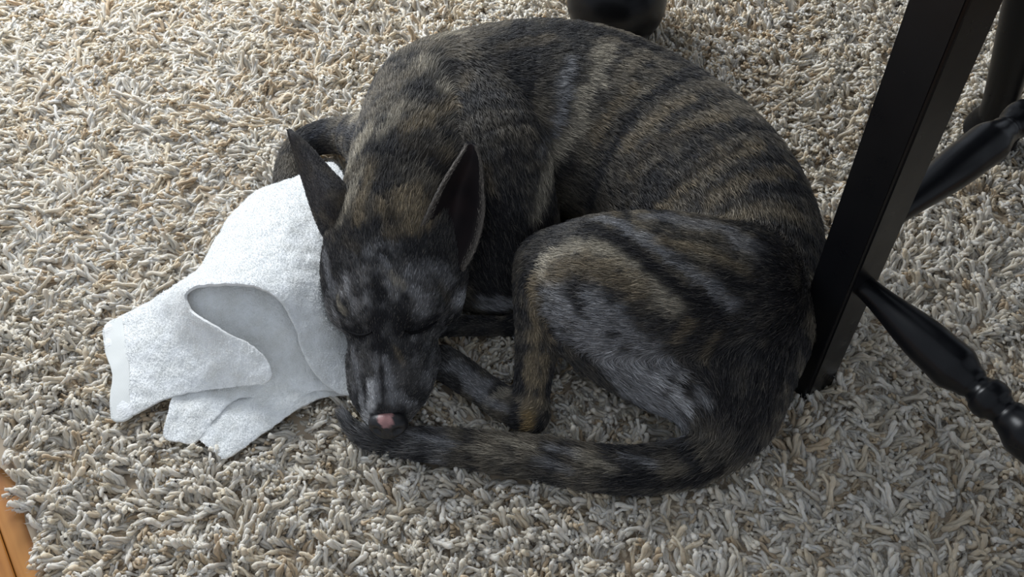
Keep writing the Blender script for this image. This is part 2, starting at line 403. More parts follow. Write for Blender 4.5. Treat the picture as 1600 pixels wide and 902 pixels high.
# ---- ears
def grid_from_rows(rows, ns, nt_):
    A = np.array([[P(*q) for q in row] for row in rows])
    def interp(A, n):
        m = len(A); E = np.concatenate([(2*A[0]-A[1])[None], A, (2*A[-1]-A[-2])[None]]); out = []
        for x in np.linspace(0, m-1, n):
            i = min(int(x), m-2); t = x-i; p0, p1, p2, p3 = E[i:i+4]
            out.append(.5*((2*p1)+(-p0+p2)*t+(2*p0-5*p1+4*p2-p3)*t*t+(-p0+3*p1-3*p2+p3)*t**3))
        return np.array(out)
    A = interp(A, ns); A = np.swapaxes(interp(np.swapaxes(A, 0, 1), nt_), 0, 1)
    return A
def shell(A, th, side):                      # closed shell around a sheet of points, thin at the rim
    n, m = A.shape[:2]
    du = np.gradient(A, axis=0); dv = np.gradient(A, axis=1); Nn = np.cross(du, dv); Nn /= np.linalg.norm(Nn, axis=2, keepdims=True)+1e-9
    Nn *= side
    u = np.linspace(0, 1, n)[:, None]; v = np.linspace(-1, 1, m)[None]
    t = th*(1-.75*np.abs(v)**3)*(1-.5*u**2)
    front = A+Nn*(t*.5)[..., None]; back = A-Nn*(t*.5)[..., None]
    V = np.concatenate([front.reshape(-1, 3), back.reshape(-1, 3)]); Q = []; K = n*m
    I = lambda i, j: i*m+j
    for i in range(n-1):
        for j in range(m-1):
            Q.append((I(i, j), I(i+1, j), I(i+1, j+1), I(i, j+1))); Q.append((K+I(i, j), K+I(i, j+1), K+I(i+1, j+1), K+I(i+1, j)))
        Q.append((I(i, 0), K+I(i, 0), K+I(i+1, 0), I(i+1, 0))); Q.append((I(i, m-1), I(i+1, m-1), K+I(i+1, m-1), K+I(i, m-1)))
    for j in range(m-1):
        Q.append((I(n-1, j), K+I(n-1, j), K+I(n-1, j+1), I(n-1, j+1))); Q.append((I(0, j), I(0, j+1), K+I(0, j+1), K+I(0, j)))
    return V, np.array(Q), front, back, Nn
def make_ear(rows, inner_side, label, rimcol):
    A = grid_from_rows(rows, 26, 15)
    V, Q, fr, bk, Nn = shell(A, .0045, inner_side)
    K = len(V)//2; n, m = A.shape[:2]
    cols = np.zeros((len(V), 3))
    vv = np.abs(np.tile(np.linspace(-1, 1, m), n)); uu = np.repeat(np.linspace(0, 1, n), m)
    inner = np.array([.010, .008, .009]); pink = np.array([.026, .016, .016])
    nz = vnoise(V[:K]*90, 4)[:, None]
    ci = inner+(pink-inner)*nz*(1-vv[:, None]); rim = np.array(rimcol)
    ci = ci+(rim-ci)*sstep(.82, 1, vv)[:, None]
    cols[:K] = ci
    cb = np.array([.030, .028, .030])+(np.array([.10, .085, .06])-.03)*(sstep(.45, .75, fbm(V[K:]*50, 2, 8))*(1-uu))[:, None]
    cols[K:] = cb
    me = np_mesh('ear', V, Q); set_color(me, cols)
    e = link('ear', me, mat_body); child(e, dog); e['label'] = label
    # short hair: back of the ear, and rim
    du = np.gradient(A, axis=0); du /= np.linalg.norm(du, axis=2, keepdims=True)+1e-9
    nh = 9000; iu = rng.random(nh)*(n-1.001); iv = rng.random(nh)*(m-1.001)
    edge = rng.random(nh) < .25; iv = np.where(edge, np.where(rng.random(nh) < .5, rng.random(nh)**1.5*1.3, m-1.002-rng.random(nh)**1.5*1.3), iv)
    i0 = iu.astype(int); j0 = iv.astype(int); fu = (iu-i0)[:, None]; fv = (iv-j0)[:, None]
    def bil(T): return (T[i0, j0]*(1-fu)+T[i0+1, j0]*fu)*(1-fv)+(T[i0, j0+1]*(1-fu)+T[i0+1, j0+1]*fu)*fv
    Xb = bil(bk); Nb = -bil(Nn); D = bil(du)
    cc = bil(cols[K:].reshape(n, m, 3)); rm = sstep(.8, 1, np.abs(iv/(m-1)*2-1))[:, None]; cc = cc+(rim-cc)*rm
    Xf = bil(fr); Nf = bil(Nn); q_ = edge & (rng.random(nh) < .5); Xb[q_] = Xf[q_]; Nb[q_] = Nf[q_]; cc[q_] = rim*(.7+.6*rng.random((q_.sum(), 1)))
    o = make_fur('fur', Xb, Nb, D, np.full(nh, .0042), cc, dog, rad=.00018, tilt=.25, clump=.2); o.parent = e; o.matrix_parent_inverse = Matrix.Translation(dog.location).inverted() @ Matrix.Identity(4)
    o.matrix_parent_inverse = Matrix.Identity(4)
    del o['kind']; o['kind'] = 'stuff'
    return e
make_ear([[(646,372,.168),(690,395,.135),(724,425,.128)],[(660,348,.188),(705,352,.150),(744,388,.148)],[(682,302,.205),(716,302,.172),(757,335,.172)],
          [(704,264,.215),(729,266,.197),(755,285,.192)],[(720,240,.222),(737,242,.213),(752,254,.209)],[(727,229,.225),(736,225,.222),(745,232,.220)]],
         -1, 'right-hand ear, dark hollow inside turned to the front', (.16,.14,.12))
make_ear([[(512,385,.118),(530,362,.160),(560,345,.165)],[(489,335,.138),(516,318,.188),(546,298,.185)],[(472,280,.160),(494,272,.196),(515,262,.193)],
          [(460,242,.178),(474,236,.202),(489,234,.199)],[(454,220,.192),(461,216,.206),(469,215,.204)],[(451,207,.203),(454,205,.206),(457,207,.206)]],
         1, 'left-hand ear, narrow and seen from its back', (.07,.066,.064))

# ---- nose with nostrils
def make_nose():
    bm = bmesh.new(); bmesh.ops.create_uvsphere(bm, u_segments=40, v_segments=28, radius=1)
    for v in bm.verts:
        x, y, z = v.co
        wdt = 1.0 + .18*z; v.co = Vector((x*wdt, y, z*(1.0-.12*abs(x))))
        for sx in (-1, 1):                       # nostrils: comma-shaped hollows on the front
            q = (v.co-Vector((sx*.52, -.82, -.05))); q.z *= 1.2
            v.co += Vector((-sx*.05, .42, 0))*math.exp(-(q.length/.27)**2)
        if abs(v.co.x) < .12 and v.co.y < 0: v.co.y += .09*(1-abs(v.co.x)/.12)
    R = Matrix.Rotation(math.radians(-28), 4, 'X')
    for v in bm.verts: v.co = R @ Vector((v.co.x*.0215, v.co.y*.0150, v.co.z*.0165))
    me = bm_mesh('nose', bm, True)
    co = np.zeros(len(me.vertices)*3); me.vertices.foreach_get('co', co); co = co.reshape(-1, 3)
    cols = np.tile([.010, .010, .012], (len(co), 1))
    c0 = np.array([-.001, -.003, .0155]); q = np.linalg.norm((co-c0)/np.array([.0100, .0125, .0056]), axis=1)+(fbm((co+5)*260, 2, 2)-.5)*.9
    g = (1-sstep(.8, .95, q))[:, None]; cols += (np.array([.34, .175, .165])-cols)*g
    set_color(me, cols)
    m, nt, b = newmat('nose_leather', .38, spec=.5)
    at = node(nt, 'ShaderNodeAttribute', attribute_name='coat'); nt.links.new(at.outputs['Color'], b.inputs['Base Color'])
    vo = node(nt, 'ShaderNodeTexVoronoi'); vo.inputs['Scale'].default_value = 900; tc = node(nt, 'ShaderNodeTexCoord'); nt.links.new(tc.outputs['Object'], vo.inputs['Vector'])
    bu = node(nt, 'ShaderNodeBump'); bu.inputs['Strength'].default_value = .25; bu.inputs['Distance'].default_value = .0006
    nt.links.new(vo.outputs['Distance'], bu.inputs['Height']); nt.links.new(bu.outputs['Normal'], b.inputs['Normal'])
    o = link('nose', me, m); o.parent = dog; o.location = Vector(P(607, 664, .067))-dog.location
    o['label'] = 'black nose with a pink patch on top'
make_nose()
# closed eyelids: a thin dark lid line each
mlid, _, _ = newmat('eyelid_skin', .8, (.006, .006, .007), .1)
for pts in ([(536,511),(548,519),(560,524),(572,524),(582,519)], [(632,517),(643,521),(655,518),(668,511),(681,502)]):
    hp = hit(pts); hn = dog_grad(hp); cu = bpy.data.curves.new('eyelid', 'CURVE'); cu.dimensions = '3D'; cu.bevel_depth = .0016; cu.bevel_resolution = 3
    sp = cu.splines.new('POLY'); sp.points.add(len(hp)-1)
    for i, q in enumerate(hp+hn*.0012): sp.points[i].co = (*q, 1); sp.points[i].radius = [.5, 1, 1.1, 1, .5][i]
    tmp = bpy.data.objects.new('t', cu); me = bpy.data.meshes.new_from_object(tmp); bpy.data.objects.remove(tmp)
    me.materials.clear(); o = link('eyelid', me, mlid); child(o, dog)

# outlines of the towel's layers and point-in-outline helpers
def smooth_poly(pts, step=5, closed=True):
    p = np.array(pts, dtype=float); n = len(p); out = []
    for i in range(n):
        p0, p1, p2, p3 = p[(i-1) % n], p[i], p[(i+1) % n], p[(i+2) % n]; L = np.linalg.norm(p2-p1); m = max(1, int(L/step))
        # corners (sharp turns) stay sharp
        def tg(a, b_, c):
            u = (b_-a)/(np.linalg.norm(b_-a)+1e-9); v = (c-b_)/(np.linalg.norm(c-b_)+1e-9)
            return (c-a)*.5 if u@v > -.1 else (c-b_)*.0
        t1 = tg(p0, p1, p2); t2 = tg(p1, p2, p3)
        if np.linalg.norm(t1) > L: t1 *= L/np.linalg.norm(t1)
        if np.linalg.norm(t2) > L: t2 *= L/np.linalg.norm(t2)
        for k in range(m):
            t = k/m; out.append((2*t**3-3*t*t+1)*p1+(t**3-2*t*t+t)*t1+(-2*t**3+3*t*t)*p2+(t**3-t*t)*t2)
    return np.array(out)
def inside(poly, pts):
    x, y = pts[:, 0], pts[:, 1]; r = np.zeros(len(pts), bool); j = len(poly)-1
    for i in range(len(poly)):
        xi, yi = poly[i]; xj, yj = poly[j]
        c = ((yi > y) != (yj > y)) & (x < (xj-xi)*(y-yi)/((yj-yi)+1e-12)+xi); r ^= c; j = i
    return r
TOP_OUT = [(165,510),(235,468),(308,420),(335,375),(365,330),(400,297),(440,283),(480,268),(505,255),(525,256),(545,290),(580,360),(600,450),(610,540),(600,600),(545,617),
           (515,605),(488,578),(471,545),(464,518),(452,492),(432,464),(405,449),(370,443),(330,443),(302,448),(288,460),(292,478),(305,493),(345,517),(385,535),(408,553),(423,575),(424,592),
           (410,602),(375,604),(335,608),(290,614),(258,622),(225,640),(200,652),(175,656),(172,620),(176,585),(165,550)]
LOW_OUT = [(291,459),(320,446),(400,425),(455,440),(500,500),(560,560),(585,610),(542,614),(500,610),(440,625),(372,622),(335,655),(303,692),(280,690),(256,683),(262,650),(270,620),(300,590),(330,560),(318,525),(302,490)]
FOLD_OUT = [(308,682),(322,650),(352,620),(420,612),(500,605),(560,600),(545,616),(500,622),(450,650),(400,685),(352,717),(335,706)]

# ------------------------------------------------------------------ rug
ang = math.atan2(-.83, .558)                       # the rug's left edge direction (towards the camera)
eL = np.array([.558, -.83]); eR = np.array([.83, .558]); E0 = P(4, 748, 0)[:2]
# rug coordinates: a = along the left edge (towards camera), b = to the right of it
A0, A1, B1 = -2.1, .95, 2.35
def rug_xy(a, b): return E0 + np.outer(a, eL) + np.outer(b, eR)
rug = empty('rug', (*rug_xy([-.6], [1.1])[0], 0))
tag(rug, 'cream and beige shaggy rug with thick yarn tufts over the wooden floor', 'rug')
mb, nt, b = newmat('rug_backing', .95, (.42, .34, .25))
na, nb = 60, 50
bm = bmesh.new()
aa = np.linspace(A0, A1, na); bbv = np.linspace(.006, B1, nb)
vt = []
for i, a in enumerate(aa):
    row = []
    for j, bq in enumerate(bbv):
        off = .008*math.sin(a*31)+.006*math.sin(a*57+1) if j == 0 else 0
        x, y = rug_xy([a], [bq+off])[0]; row.append(bm.verts.new((x, y, .004)))
    vt.append(row)
for i in range(na-1):
    for j in range(nb-1): bm.faces.new((vt[i][j], vt[i+1][j], vt[i+1][j+1], vt[i][j+1]))
r_ = bmesh.ops.extrude_face_region(bm, geom=bm.faces[:])
for v in [g for g in r_['geom'] if isinstance(g, bmesh.types.BMVert)]: v.co.z = -.004
bmesh.ops.recalc_face_normals(bm, faces=bm.faces)
backing = link('backing', bm_mesh('backing', bm), mb); child(backing, rug)

# tuft variants, kept outside the scene and only instanced
def tuft_mesh(k, r=random):
    n = 9; sides = 6; V = []; Q = []; Tr = []
    L = r.uniform(.021, .028); b1 = r.uniform(.1, 1.1); tw = r.uniform(-1.2, 1.2); p = Vector((0, 0, 0)); th = r.uniform(0, .2); az = 0; spine = []
    for i in range(n):
        spine.append(p.copy()); p = p+Vector((math.sin(th)*math.cos(az), math.sin(th)*math.sin(az), math.cos(th)))*(L/(n-1)); th += b1/(n-1)*1.3; az += tw/(n-1)
    plies = r.choice([2, 2, 3]); ph0 = r.uniform(0, 6.28)
    for q_ in range(plies):
        R = r.uniform(.0018, .0027); lf = r.uniform(.82, 1.05); wx, wy = r.uniform(0, 6.28), r.uniform(0, 6.28); base = len(V); pts = []
        for i in range(n):
            t = i/(n-1); a = ph0+6.2832*q_/plies+t*r.uniform(2.2, 2.8); rad = .0013+.0011*t*t*r.uniform(.6, 1.5)
            s0 = spine[i]*lf; pts.append(s0+Vector((math.cos(a)*rad+.0007*math.sin(wx+t*9), math.sin(a)*rad+.0007*math.sin(wy+t*8), 0)))
        for i in range(n):
            t = i/(n-1); rr = R*(.9+.25*math.sin(t*7+wx))*(1 if t < .85 else .8)
            d = (pts[min(i+1, n-1)]-pts[max(i-1, 0)]).normalized(); s = d.orthogonal().normalized(); u = d.cross(s)
            for m in range(sides):
                an = 6.2832*m/sides; V.append(pts[i]+(s*math.cos(an)+u*math.sin(an))*rr*(1+.12*r.uniform(-1, 1)))
        for i in range(n-1):
            for m in range(sides): Q.append((base+i*sides+m, base+i*sides+(m+1) % sides, base+(i+1)*sides+(m+1) % sides, base+(i+1)*sides+m))
        V.append(pts[-1]+(pts[-1]-pts[-2])*.22); Q += [(base+(n-1)*sides+m, base+(n-1)*sides+(m+1) % sides, len(V)-1) for m in range(sides)]
        for f in range(9):                       # loose fibres
            i = r.randrange(2, n-1); c = pts[i]; dr = Vector((r.uniform(-1, 1), r.uniform(-1, 1), r.uniform(-.4, 1))).normalized(); sd_ = dr.orthogonal().normalized()*.00016
            a0 = c+dr*R*.6; a1 = c+dr*R*2.2+Vector((0, 0, .0006)); a2 = c+dr*R*2.9+(spine[-1]-spine[-2])*r.uniform(.1, 1.3)
            kq = len(V); V += [a0-sd_, a0+sd_, a1-sd_*.8, a1+sd_*.8, a2]; Q += [(kq, kq+1, kq+3, kq+2), (kq+2, kq+3, kq+4)]
    me = bpy.data.meshes.new('tuft%d' % k); me.from_pydata([tuple(v) for v in V], [], Q)
    me.polygons.foreach_set('use_smooth', np.ones(len(me.polygons), dtype=bool))
    return me
mt, nt, b = newmat('yarn', .9, spec=.1)
b.inputs['Subsurface Weight'].default_value = .6; b.inputs['Subsurface Radius'].default_value = (1, .85, .65); b.inputs['Subsurface Scale'].default_value = .006
at = node(nt, 'ShaderNodeAttribute', attribute_name='ycol', attribute_type='INSTANCER')
tc = node(nt, 'ShaderNodeTexCoord'); nz = node(nt, 'ShaderNodeTexNoise'); nz.inputs['Scale'].default_value = 420; nz.inputs['Detail'].default_value = 3
mp = node(nt, 'ShaderNodeMapping'); mp.inputs['Scale'].default_value = (1, 1, .35); nt.links.new(tc.outputs['Object'], mp.inputs['Vector']); nt.links.new(mp.outputs['Vector'], nz.inputs['Vector'])
mx = node(nt, 'ShaderNodeMix', data_type='RGBA', blend_type='MULTIPLY'); mx.inputs[0].default_value = .45
rp = node(nt, 'ShaderNodeValToRGB'); rp.color_ramp.elements[0].position = .3; rp.color_ramp.elements[0].color = (.45, .42, .38, 1); rp.color_ramp.elements[1].position = .62; rp.color_ramp.elements[1].color = (1, 1, 1, 1)
nt.links.new(nz.outputs['Fac'], rp.inputs['Fac']); nt.links.new(at.outputs['Color'], mx.inputs[6]); nt.links.new(rp.outputs['Color'], mx.inputs[7]); nt.links.new(mx.outputs[2], b.inputs['Base Color'])
bu = node(nt, 'ShaderNodeBump'); bu.inputs['Strength'].default_value = .8; bu.inputs['Distance'].default_value = .001; nt.links.new(nz.outputs['Fac'], bu.inputs['Height']); nt.links.new(bu.outputs['Normal'], b.inputs['Normal'])
tc_ = bpy.data.collections.new('tuft_shapes')
for k in range(14):
    me = tuft_mesh(k); me.materials.append(mt); tc_.objects.link(bpy.data.objects.new('tuft_shape%02d' % k, me))

step = .0068
ga, gb = np.meshgrid(np.arange(A0, A1, step), np.arange(.018, B1, step), indexing='ij')
ga = ga.ravel(); gb = gb.ravel(); ga = ga+rng.uniform(-.45, .45, len(ga))*step; gb = gb+rng.uniform(-.45, .45, len(gb))*step
xy = rug_xy(ga, gb)
k_ = (xy[:, 1] > .05) & (xy[:, 1] < 1.95) & (xy[:, 0] > -1.3) & (xy[:, 0] < 1.3)
far = ~k_ & (rng.random(len(xy)) < .35); k_ = k_ | far
xy = xy[k_]; far = far[k_]; edge_b = gb[k_]
p3 = np.column_stack([xy, np.zeros(len(xy))])
# lie of the pile: swirls; long and laid flat at the upper left, short standing knobs at right and lower left
n1 = fbm(p3*[5, 5, 1]+3, 2, 41); n2 = fbm(p3*[24, 24, 1]+9, 2, 43); n3 = vnoise(p3*[60, 60, 1], 47)
th = (n1-.5)*7+(n2-.5)*6+(n3-.5)*5+rng.normal(0, .3, len(xy))+2.6
ul = sstep(.0, .35, -(xy[:, 0]+.12))*sstep(.55, .85, xy[:, 1])
ur = sstep(.0, .3, xy[:, 0])*sstep(.75, 1.0, xy[:, 1])
lr = sstep(.0, .25, xy[:, 0])*(1-sstep(.55, .8, xy[:, 1]))
lean = .50+.55*(n2)+.45*ul-.28*ur+.28*lr+rng.normal(0, .2, len(xy))
lean = np.clip(lean, .05, 1.35)
sc = (1.12+.38*rng.random(len(xy)))*(1+.10*lr-.10*ur)
low = rng.random(len(xy)) < .42
sc = np.where(low, sc*.72, sc)
sd = dog_sd(p3+[0, 0, .020]); 
under = sd < 0
lean = np.where(under, 1.4, lean)
# tufts next to the dog are pushed away from it
z0 = np.where(under, -.010, .002)
sc = np.where(far, sc*1.6, sc)
# clumps darker and lighter, sandy and cream and brown yarns
cidx = rng.random(len(xy)); cn = fbm(p3*[9, 9, 1], 2, 51)
pal = np.array([[.75, .68, .57], [.80, .75, .67], [.70, .59, .44], [.53, .40, .26], [.76, .725, .67]])
pw = np.cumsum([.34, .28, .17, .06, .15])
ci = np.searchsorted(pw/pw[-1], np.clip(cidx*.6+cn*.75-.2, 0, .999))
ci = np.where(low & (rng.random(len(xy)) < .55), 3, ci)
yc = (pal[ci]*.78+pal[0]*.22)*(.88+.22*rng.random((len(xy), 1)))
# tufts pressed flat under the towel
def in_px(poly, q, z=.03):
    W_ = np.array([P(a, b_, z)[:2] for a, b_ in poly]); return inside(W_, q)
for poly in (TOP_OUT, LOW_OUT, FOLD_OUT):
    m = in_px(poly, xy) & in_px(poly, xy, 0.0); e_ = in_px(poly, xy, .025) & ~m
    lean = np.where(m, 1.4, lean); sc = np.where(m, sc*.7, np.where(e_, sc*.72, sc)); z0 = np.where(m, -.003, z0)
sel = ~(sd < -.016)
xy, th, lean, sc, yc, z0, edge_b = [q[sel] for q in (xy, th, lean, sc, yc, z0, edge_b)]
n = len(xy)
me = bpy.data.meshes.new('pile'); me.vertices.add(n)
me.vertices.foreach_set('co', np.column_stack([xy, z0]).astype(np.float32).ravel())
def fattr(nm, typ, arr, key):
    a = me.attributes.new(nm, typ, 'POINT'); a.data.foreach_set(key, np.asarray(arr, dtype=np.float32 if typ != 'INT' else np.int32).ravel())
fattr('rot', 'FLOAT_VECTOR', np.column_stack([np.zeros(n), lean, th]), 'vector')
fattr('sc', 'FLOAT', sc, 'value'); fattr('vi', 'INT', rng.integers(0, 14, n), 'value')
fattr('ycol', 'FLOAT_COLOR', np.column_stack([yc, np.ones(n)]), 'color')
pile = link('pile', me, mt, kind='stuff'); child(pile, rug); pile['label'] = 'thick cream, sand and brown yarn tufts'
ng = bpy.data.node_groups.new('pile', 'GeometryNodeTree')
ng.interface.new_socket('Geometry', in_out='INPUT', socket_type='NodeSocketGeometry'); ng.interface.new_socket('Geometry', in_out='OUTPUT', socket_type='NodeSocketGeometry')
gi = ng.nodes.new('NodeGroupInput'); go = ng.nodes.new('NodeGroupOutput')
m2p = ng.nodes.new('GeometryNodeMeshToPoints'); iop = ng.nodes.new('GeometryNodeInstanceOnPoints'); inf = ng.nodes.new('GeometryNodeCollectionInfo')
inf.inputs['Collection'].default_value = tc_; inf.inputs['Separate Children'].default_value = True; inf.inputs['Reset Children'].default_value = True
def na_(nm, dt):
    q = ng.nodes.new('GeometryNodeInputNamedAttribute'); q.data_type = dt; q.inputs['Name'].default_value = nm; return q
e2r = ng.nodes.new('FunctionNodeEulerToRotation')
ng.links.new(gi.outputs[0], m2p.inputs['Mesh']); ng.links.new(m2p.outputs[0], iop.inputs['Points']); ng.links.new(inf.outputs[0], iop.inputs['Instance'])
iop.inputs['Pick Instance'].default_value = True
ng.links.new(na_('vi', 'INT').outputs['Attribute'], iop.inputs['Instance Index'])
ng.links.new(na_('rot', 'FLOAT_VECTOR').outputs['Attribute'], e2r.inputs[0]); ng.links.new(e2r.outputs[0], iop.inputs['Rotation'])
ng.links.new(na_('sc', 'FLOAT').outputs['Attribute'], iop.inputs['Scale'])
ng.links.new(iop.outputs[0], go.inputs[0])
mod = pile.modifiers.new('pile', 'NODES'); mod.node_group = ng

# ------------------------------------------------------------------ wooden floor of planks, parallel to the rug edge
mw, nt, b = newmat('oak', .38, spec=.5)
tc = node(nt, 'ShaderNodeTexCoord'); mp = node(nt, 'ShaderNodeMapping'); mp.inputs['Scale'].default_value = (1.2, 14, 14)
oi = node(nt, 'ShaderNodeObjectInfo'); ad = node(nt, 'ShaderNodeVectorMath', operation='ADD'); nt.links.new(tc.outputs['Object'], ad.inputs[0])
cm = node(nt, 'ShaderNodeMath', operation='MULTIPLY'); cm.inputs[1].default_value = 30; nt.links.new(oi.outputs['Random'], cm.inputs[0]); nt.links.new(cm.outputs[0], ad.inputs[1])
nt.links.new(ad.outputs[0], mp.inputs['Vector'])
nz = node(nt, 'ShaderNodeTexNoise'); nz.inputs['Scale'].default_value = 3.2; nz.inputs['Detail'].default_value = 8; nz.inputs['Distortion'].default_value = .6; nt.links.new(mp.outputs[0], nz.inputs['Vector'])
rp = node(nt, 'ShaderNodeValToRGB'); e = rp.color_ramp.elements; e[0].position = .32; e[0].color = (.22, .075, .012, 1); e[1].position = .68; e[1].color = (.56, .25, .055, 1)
x_ = e.new(.5); x_.color = (.43, .17, .030, 1)
nt.links.new(nz.outputs['Fac'], rp.inputs['Fac']); nt.links.new(rp.outputs['Color'], b.inputs['Base Color'])
bu = node(nt, 'ShaderNodeBump'); bu.inputs['Strength'].default_value = .15; bu.inputs['Distance'].default_value = .001; nt.links.new(nz.outputs['Fac'], bu.inputs['Height']); nt.links.new(bu.outputs['Normal'], b.inputs['Normal'])
msub, _, _ = newmat('subfloor', .9, (.05, .03, .015))
bm = bmesh.new(); bmesh.ops.create_cube(bm, size=1)
for v in bm.verts: v.co = Vector((v.co.x*7, v.co.y*7, v.co.z*.02-.035))
floor = link('floor', bm_mesh('floor', bm), msub, kind='structure'); floor.location = (0, .8, 0)
def plank_mesh(L, W):
    bm = bmesh.new(); bmesh.ops.create_cube(bm, size=1)
    for v in bm.verts: v.co = Vector((v.co.x*L, v.co.y*W, v.co.z*.018))
    bmesh.ops.bevel(bm, geom=[e for e in bm.edges if abs((e.verts[0].co.z+e.verts[1].co.z)-.018) < 1e-5], offset=.0012, segments=1, affect='EDGES')
    return bm_mesh('plank', bm)
pw_ = .083; pme = plank_mesh(1.196, pw_-.0012); pme.materials.append(mw)
ea = math.atan2(eL[1], eL[0])
for bi in range(-26, 34):
    for li in range(-3, 4):
        a = li*1.2+(bi*37 % 11)/11*1.2-.3; c_ = E0+eL*a+eR*(bi*pw_+.02)
        if abs(c_[0]) > 2.8 or abs(c_[1]-.8) > 2.8: continue
        o = bpy.data.objects.new('plank', pme); C.objects.link(o); o.location = (c_[0], c_[1]-.8, -.016); o.rotation_euler = (0, 0, ea); o.parent = floor

# ------------------------------------------------------------------ towel
mtw, nt, b = newmat('terry', .95, (.80, .81, .80), .1)
b.inputs['Sheen Weight'].default_value = .3; b.inputs['Sheen Roughness'].default_value = .5
tc = node(nt, 'ShaderNodeTexCoord'); nz = node(nt, 'ShaderNodeTexNoise'); nz.inputs['Scale'].default_value = 420; nz.inputs['Detail'].default_value = 4; nt.links.new(tc.outputs['Object'], nz.inputs['Vector'])
n2_ = node(nt, 'ShaderNodeTexNoise'); n2_.inputs['Scale'].default_value = 60; nt.links.new(tc.outputs['Object'], n2_.inputs['Vector'])
rp = node(nt, 'ShaderNodeValToRGB'); rp.color_ramp.elements[0].position = .3; rp.color_ramp.elements[0].color = (.80, .80, .77, 1); rp.color_ramp.elements[1].position = .65; rp.color_ramp.elements[1].color = (.92, .93, .93, 1)
nt.links.new(n2_.outputs['Fac'], rp.inputs['Fac']); nt.links.new(rp.outputs['Color'], b.inputs['Base Color'])
bu = node(nt, 'ShaderNodeBump'); bu.inputs['Strength'].default_value = .8; bu.inputs['Distance'].default_value = .0014; nt.links.new(nz.outputs['Fac'], bu.inputs['Height']); nt.links.new(bu.outputs['Normal'], b.inputs['Normal'])
mhem, nt, b = newmat('towel_hem', .85, (.80, .81, .78), .2)
wv = node(nt, 'ShaderNodeTexWave'); wv.inputs['Scale'].default_value = 260; wv.inputs['Distortion'].default_value = 1; tc = node(nt, 'ShaderNodeTexCoord'); nt.links.new(tc.outputs['Object'], wv.inputs['Vector'])
bu = node(nt, 'ShaderNodeBump'); bu.inputs['Strength'].default_value = .35; bu.inputs['Distance'].default_value = .0006; nt.links.new(wv.outputs['Fac'], bu.inputs['Height']); nt.links.new(bu.outputs['Normal'], b.inputs['Normal'])

def tps(ctrl):                                # thin-plate height through control points (px, py, z)
    c = np.array(ctrl, dtype=float); n = len(c); q = c[:, :2]/100
    d = np.linalg.norm(q[:, None]-q[None], axis=2); K = np.where(d > 0, d*d*np.log(d+1e-12), 0)+np.eye(n)*.02
    A = np.zeros((n+3, n+3)); A[:n, :n] = K; A[:n, n:] = np.column_stack([np.ones(n), q]); A[n:, :n] = A[:n, n:].T
    w_ = np.linalg.solve(A, np.append(c[:, 2], [0, 0, 0]))
    def f(x):
        x = np.asarray(x)/100; d = np.linalg.norm(x[:, None]-q[None], axis=2); K = np.where(d > 0, d*d*np.log(d+1e-12), 0)
        return K@w_[:n]+w_[n]+x@w_[n+1:]
    return f
def sheet(name, outline, ctrl, mat, parent, th=.003, step=5, rough=.0012, seed=1, avoid=True, hemfun=None):
    out = smooth_poly(outline, step); out += rng.normal(0, .35, out.shape)
    x0, y0 = out.min(0); x1, y1 = out.max(0)
    gx, gy = np.meshgrid(np.arange(x0, x1, step), np.arange(y0, y1, step)); g = np.stack([gx.ravel(), gy.ravel()], -1)+rng.uniform(-.8, .8, (gx.size, 2))
    g = g[inside(out, g)]
    dd = np.min(np.linalg.norm(g[:, None]-out[None], axis=2), axis=1) if len(g) else []
    g = g[dd > step*.6]
    allq = np.vstack([out, g]); n = len(out)
    v2, _, fs, _, _, _ = delaunay_2d_cdt([Vector(q) for q in allq], [(i, (i+1) % n) for i in range(n)], [list(range(n))], 1, 1e-4)
    v2 = np.array([(a.x, a.y) for a in v2])
    z = tps(ctrl)(v2)
    X = np.array([P(a, b_, c) for (a, b_), c in zip(v2, z)])
    X[:, 2] += (fbm(X*55, 3, seed)-.5)*rough*6
    if avoid:
        for _ in range(3):
            s = dog_sd(X); m = s < .006
            if m.any():
                gq = dog_grad(X[m]); gq[:, 2] = -np.abs(gq[:, 2])-.3; gq /= np.linalg.norm(gq, axis=1, keepdims=True)
                X[m] += gq*(.006-s[m])[:, None]
        X[:, 2] = np.maximum(X[:, 2], .017)
    me = bpy.data.meshes.new(name); me.from_pydata([tuple(q) for q in X], [], [tuple(q)[::-1] for q in fs])
    bm = bmesh.new(); bm.from_mesh(me); bmesh.ops.recalc_face_normals(bm, faces=bm.faces)
    if sum(f.normal.z for f in bm.faces) < 0: bmesh.ops.reverse_faces(bm, faces=bm.faces)
    bm.to_mesh(me); bm.free()
    me.polygons.foreach_set('use_smooth', np.ones(len(me.polygons), dtype=bool))
    o = link(name, me, mat)
    so = o.modifiers.new('thick', 'SOLIDIFY'); so.thickness = th; so.offset = -1; so.use_rim = True
    bv = o.modifiers.new('round', 'BEVEL'); bv.width = th*.35; bv.segments = 2; bv.limit_method = 'ANGLE'; bv.angle_limit = 1.0
    child(o, parent); o['faces'] = 0; del o['faces']
    return o, X, [tuple(q) for q in fs]
tw = empty('towel', tuple(P(400, 500, 0)))
tag(tw, 'rumpled white terry towel lying partly under the sleeping dog\'s head', 'towel')
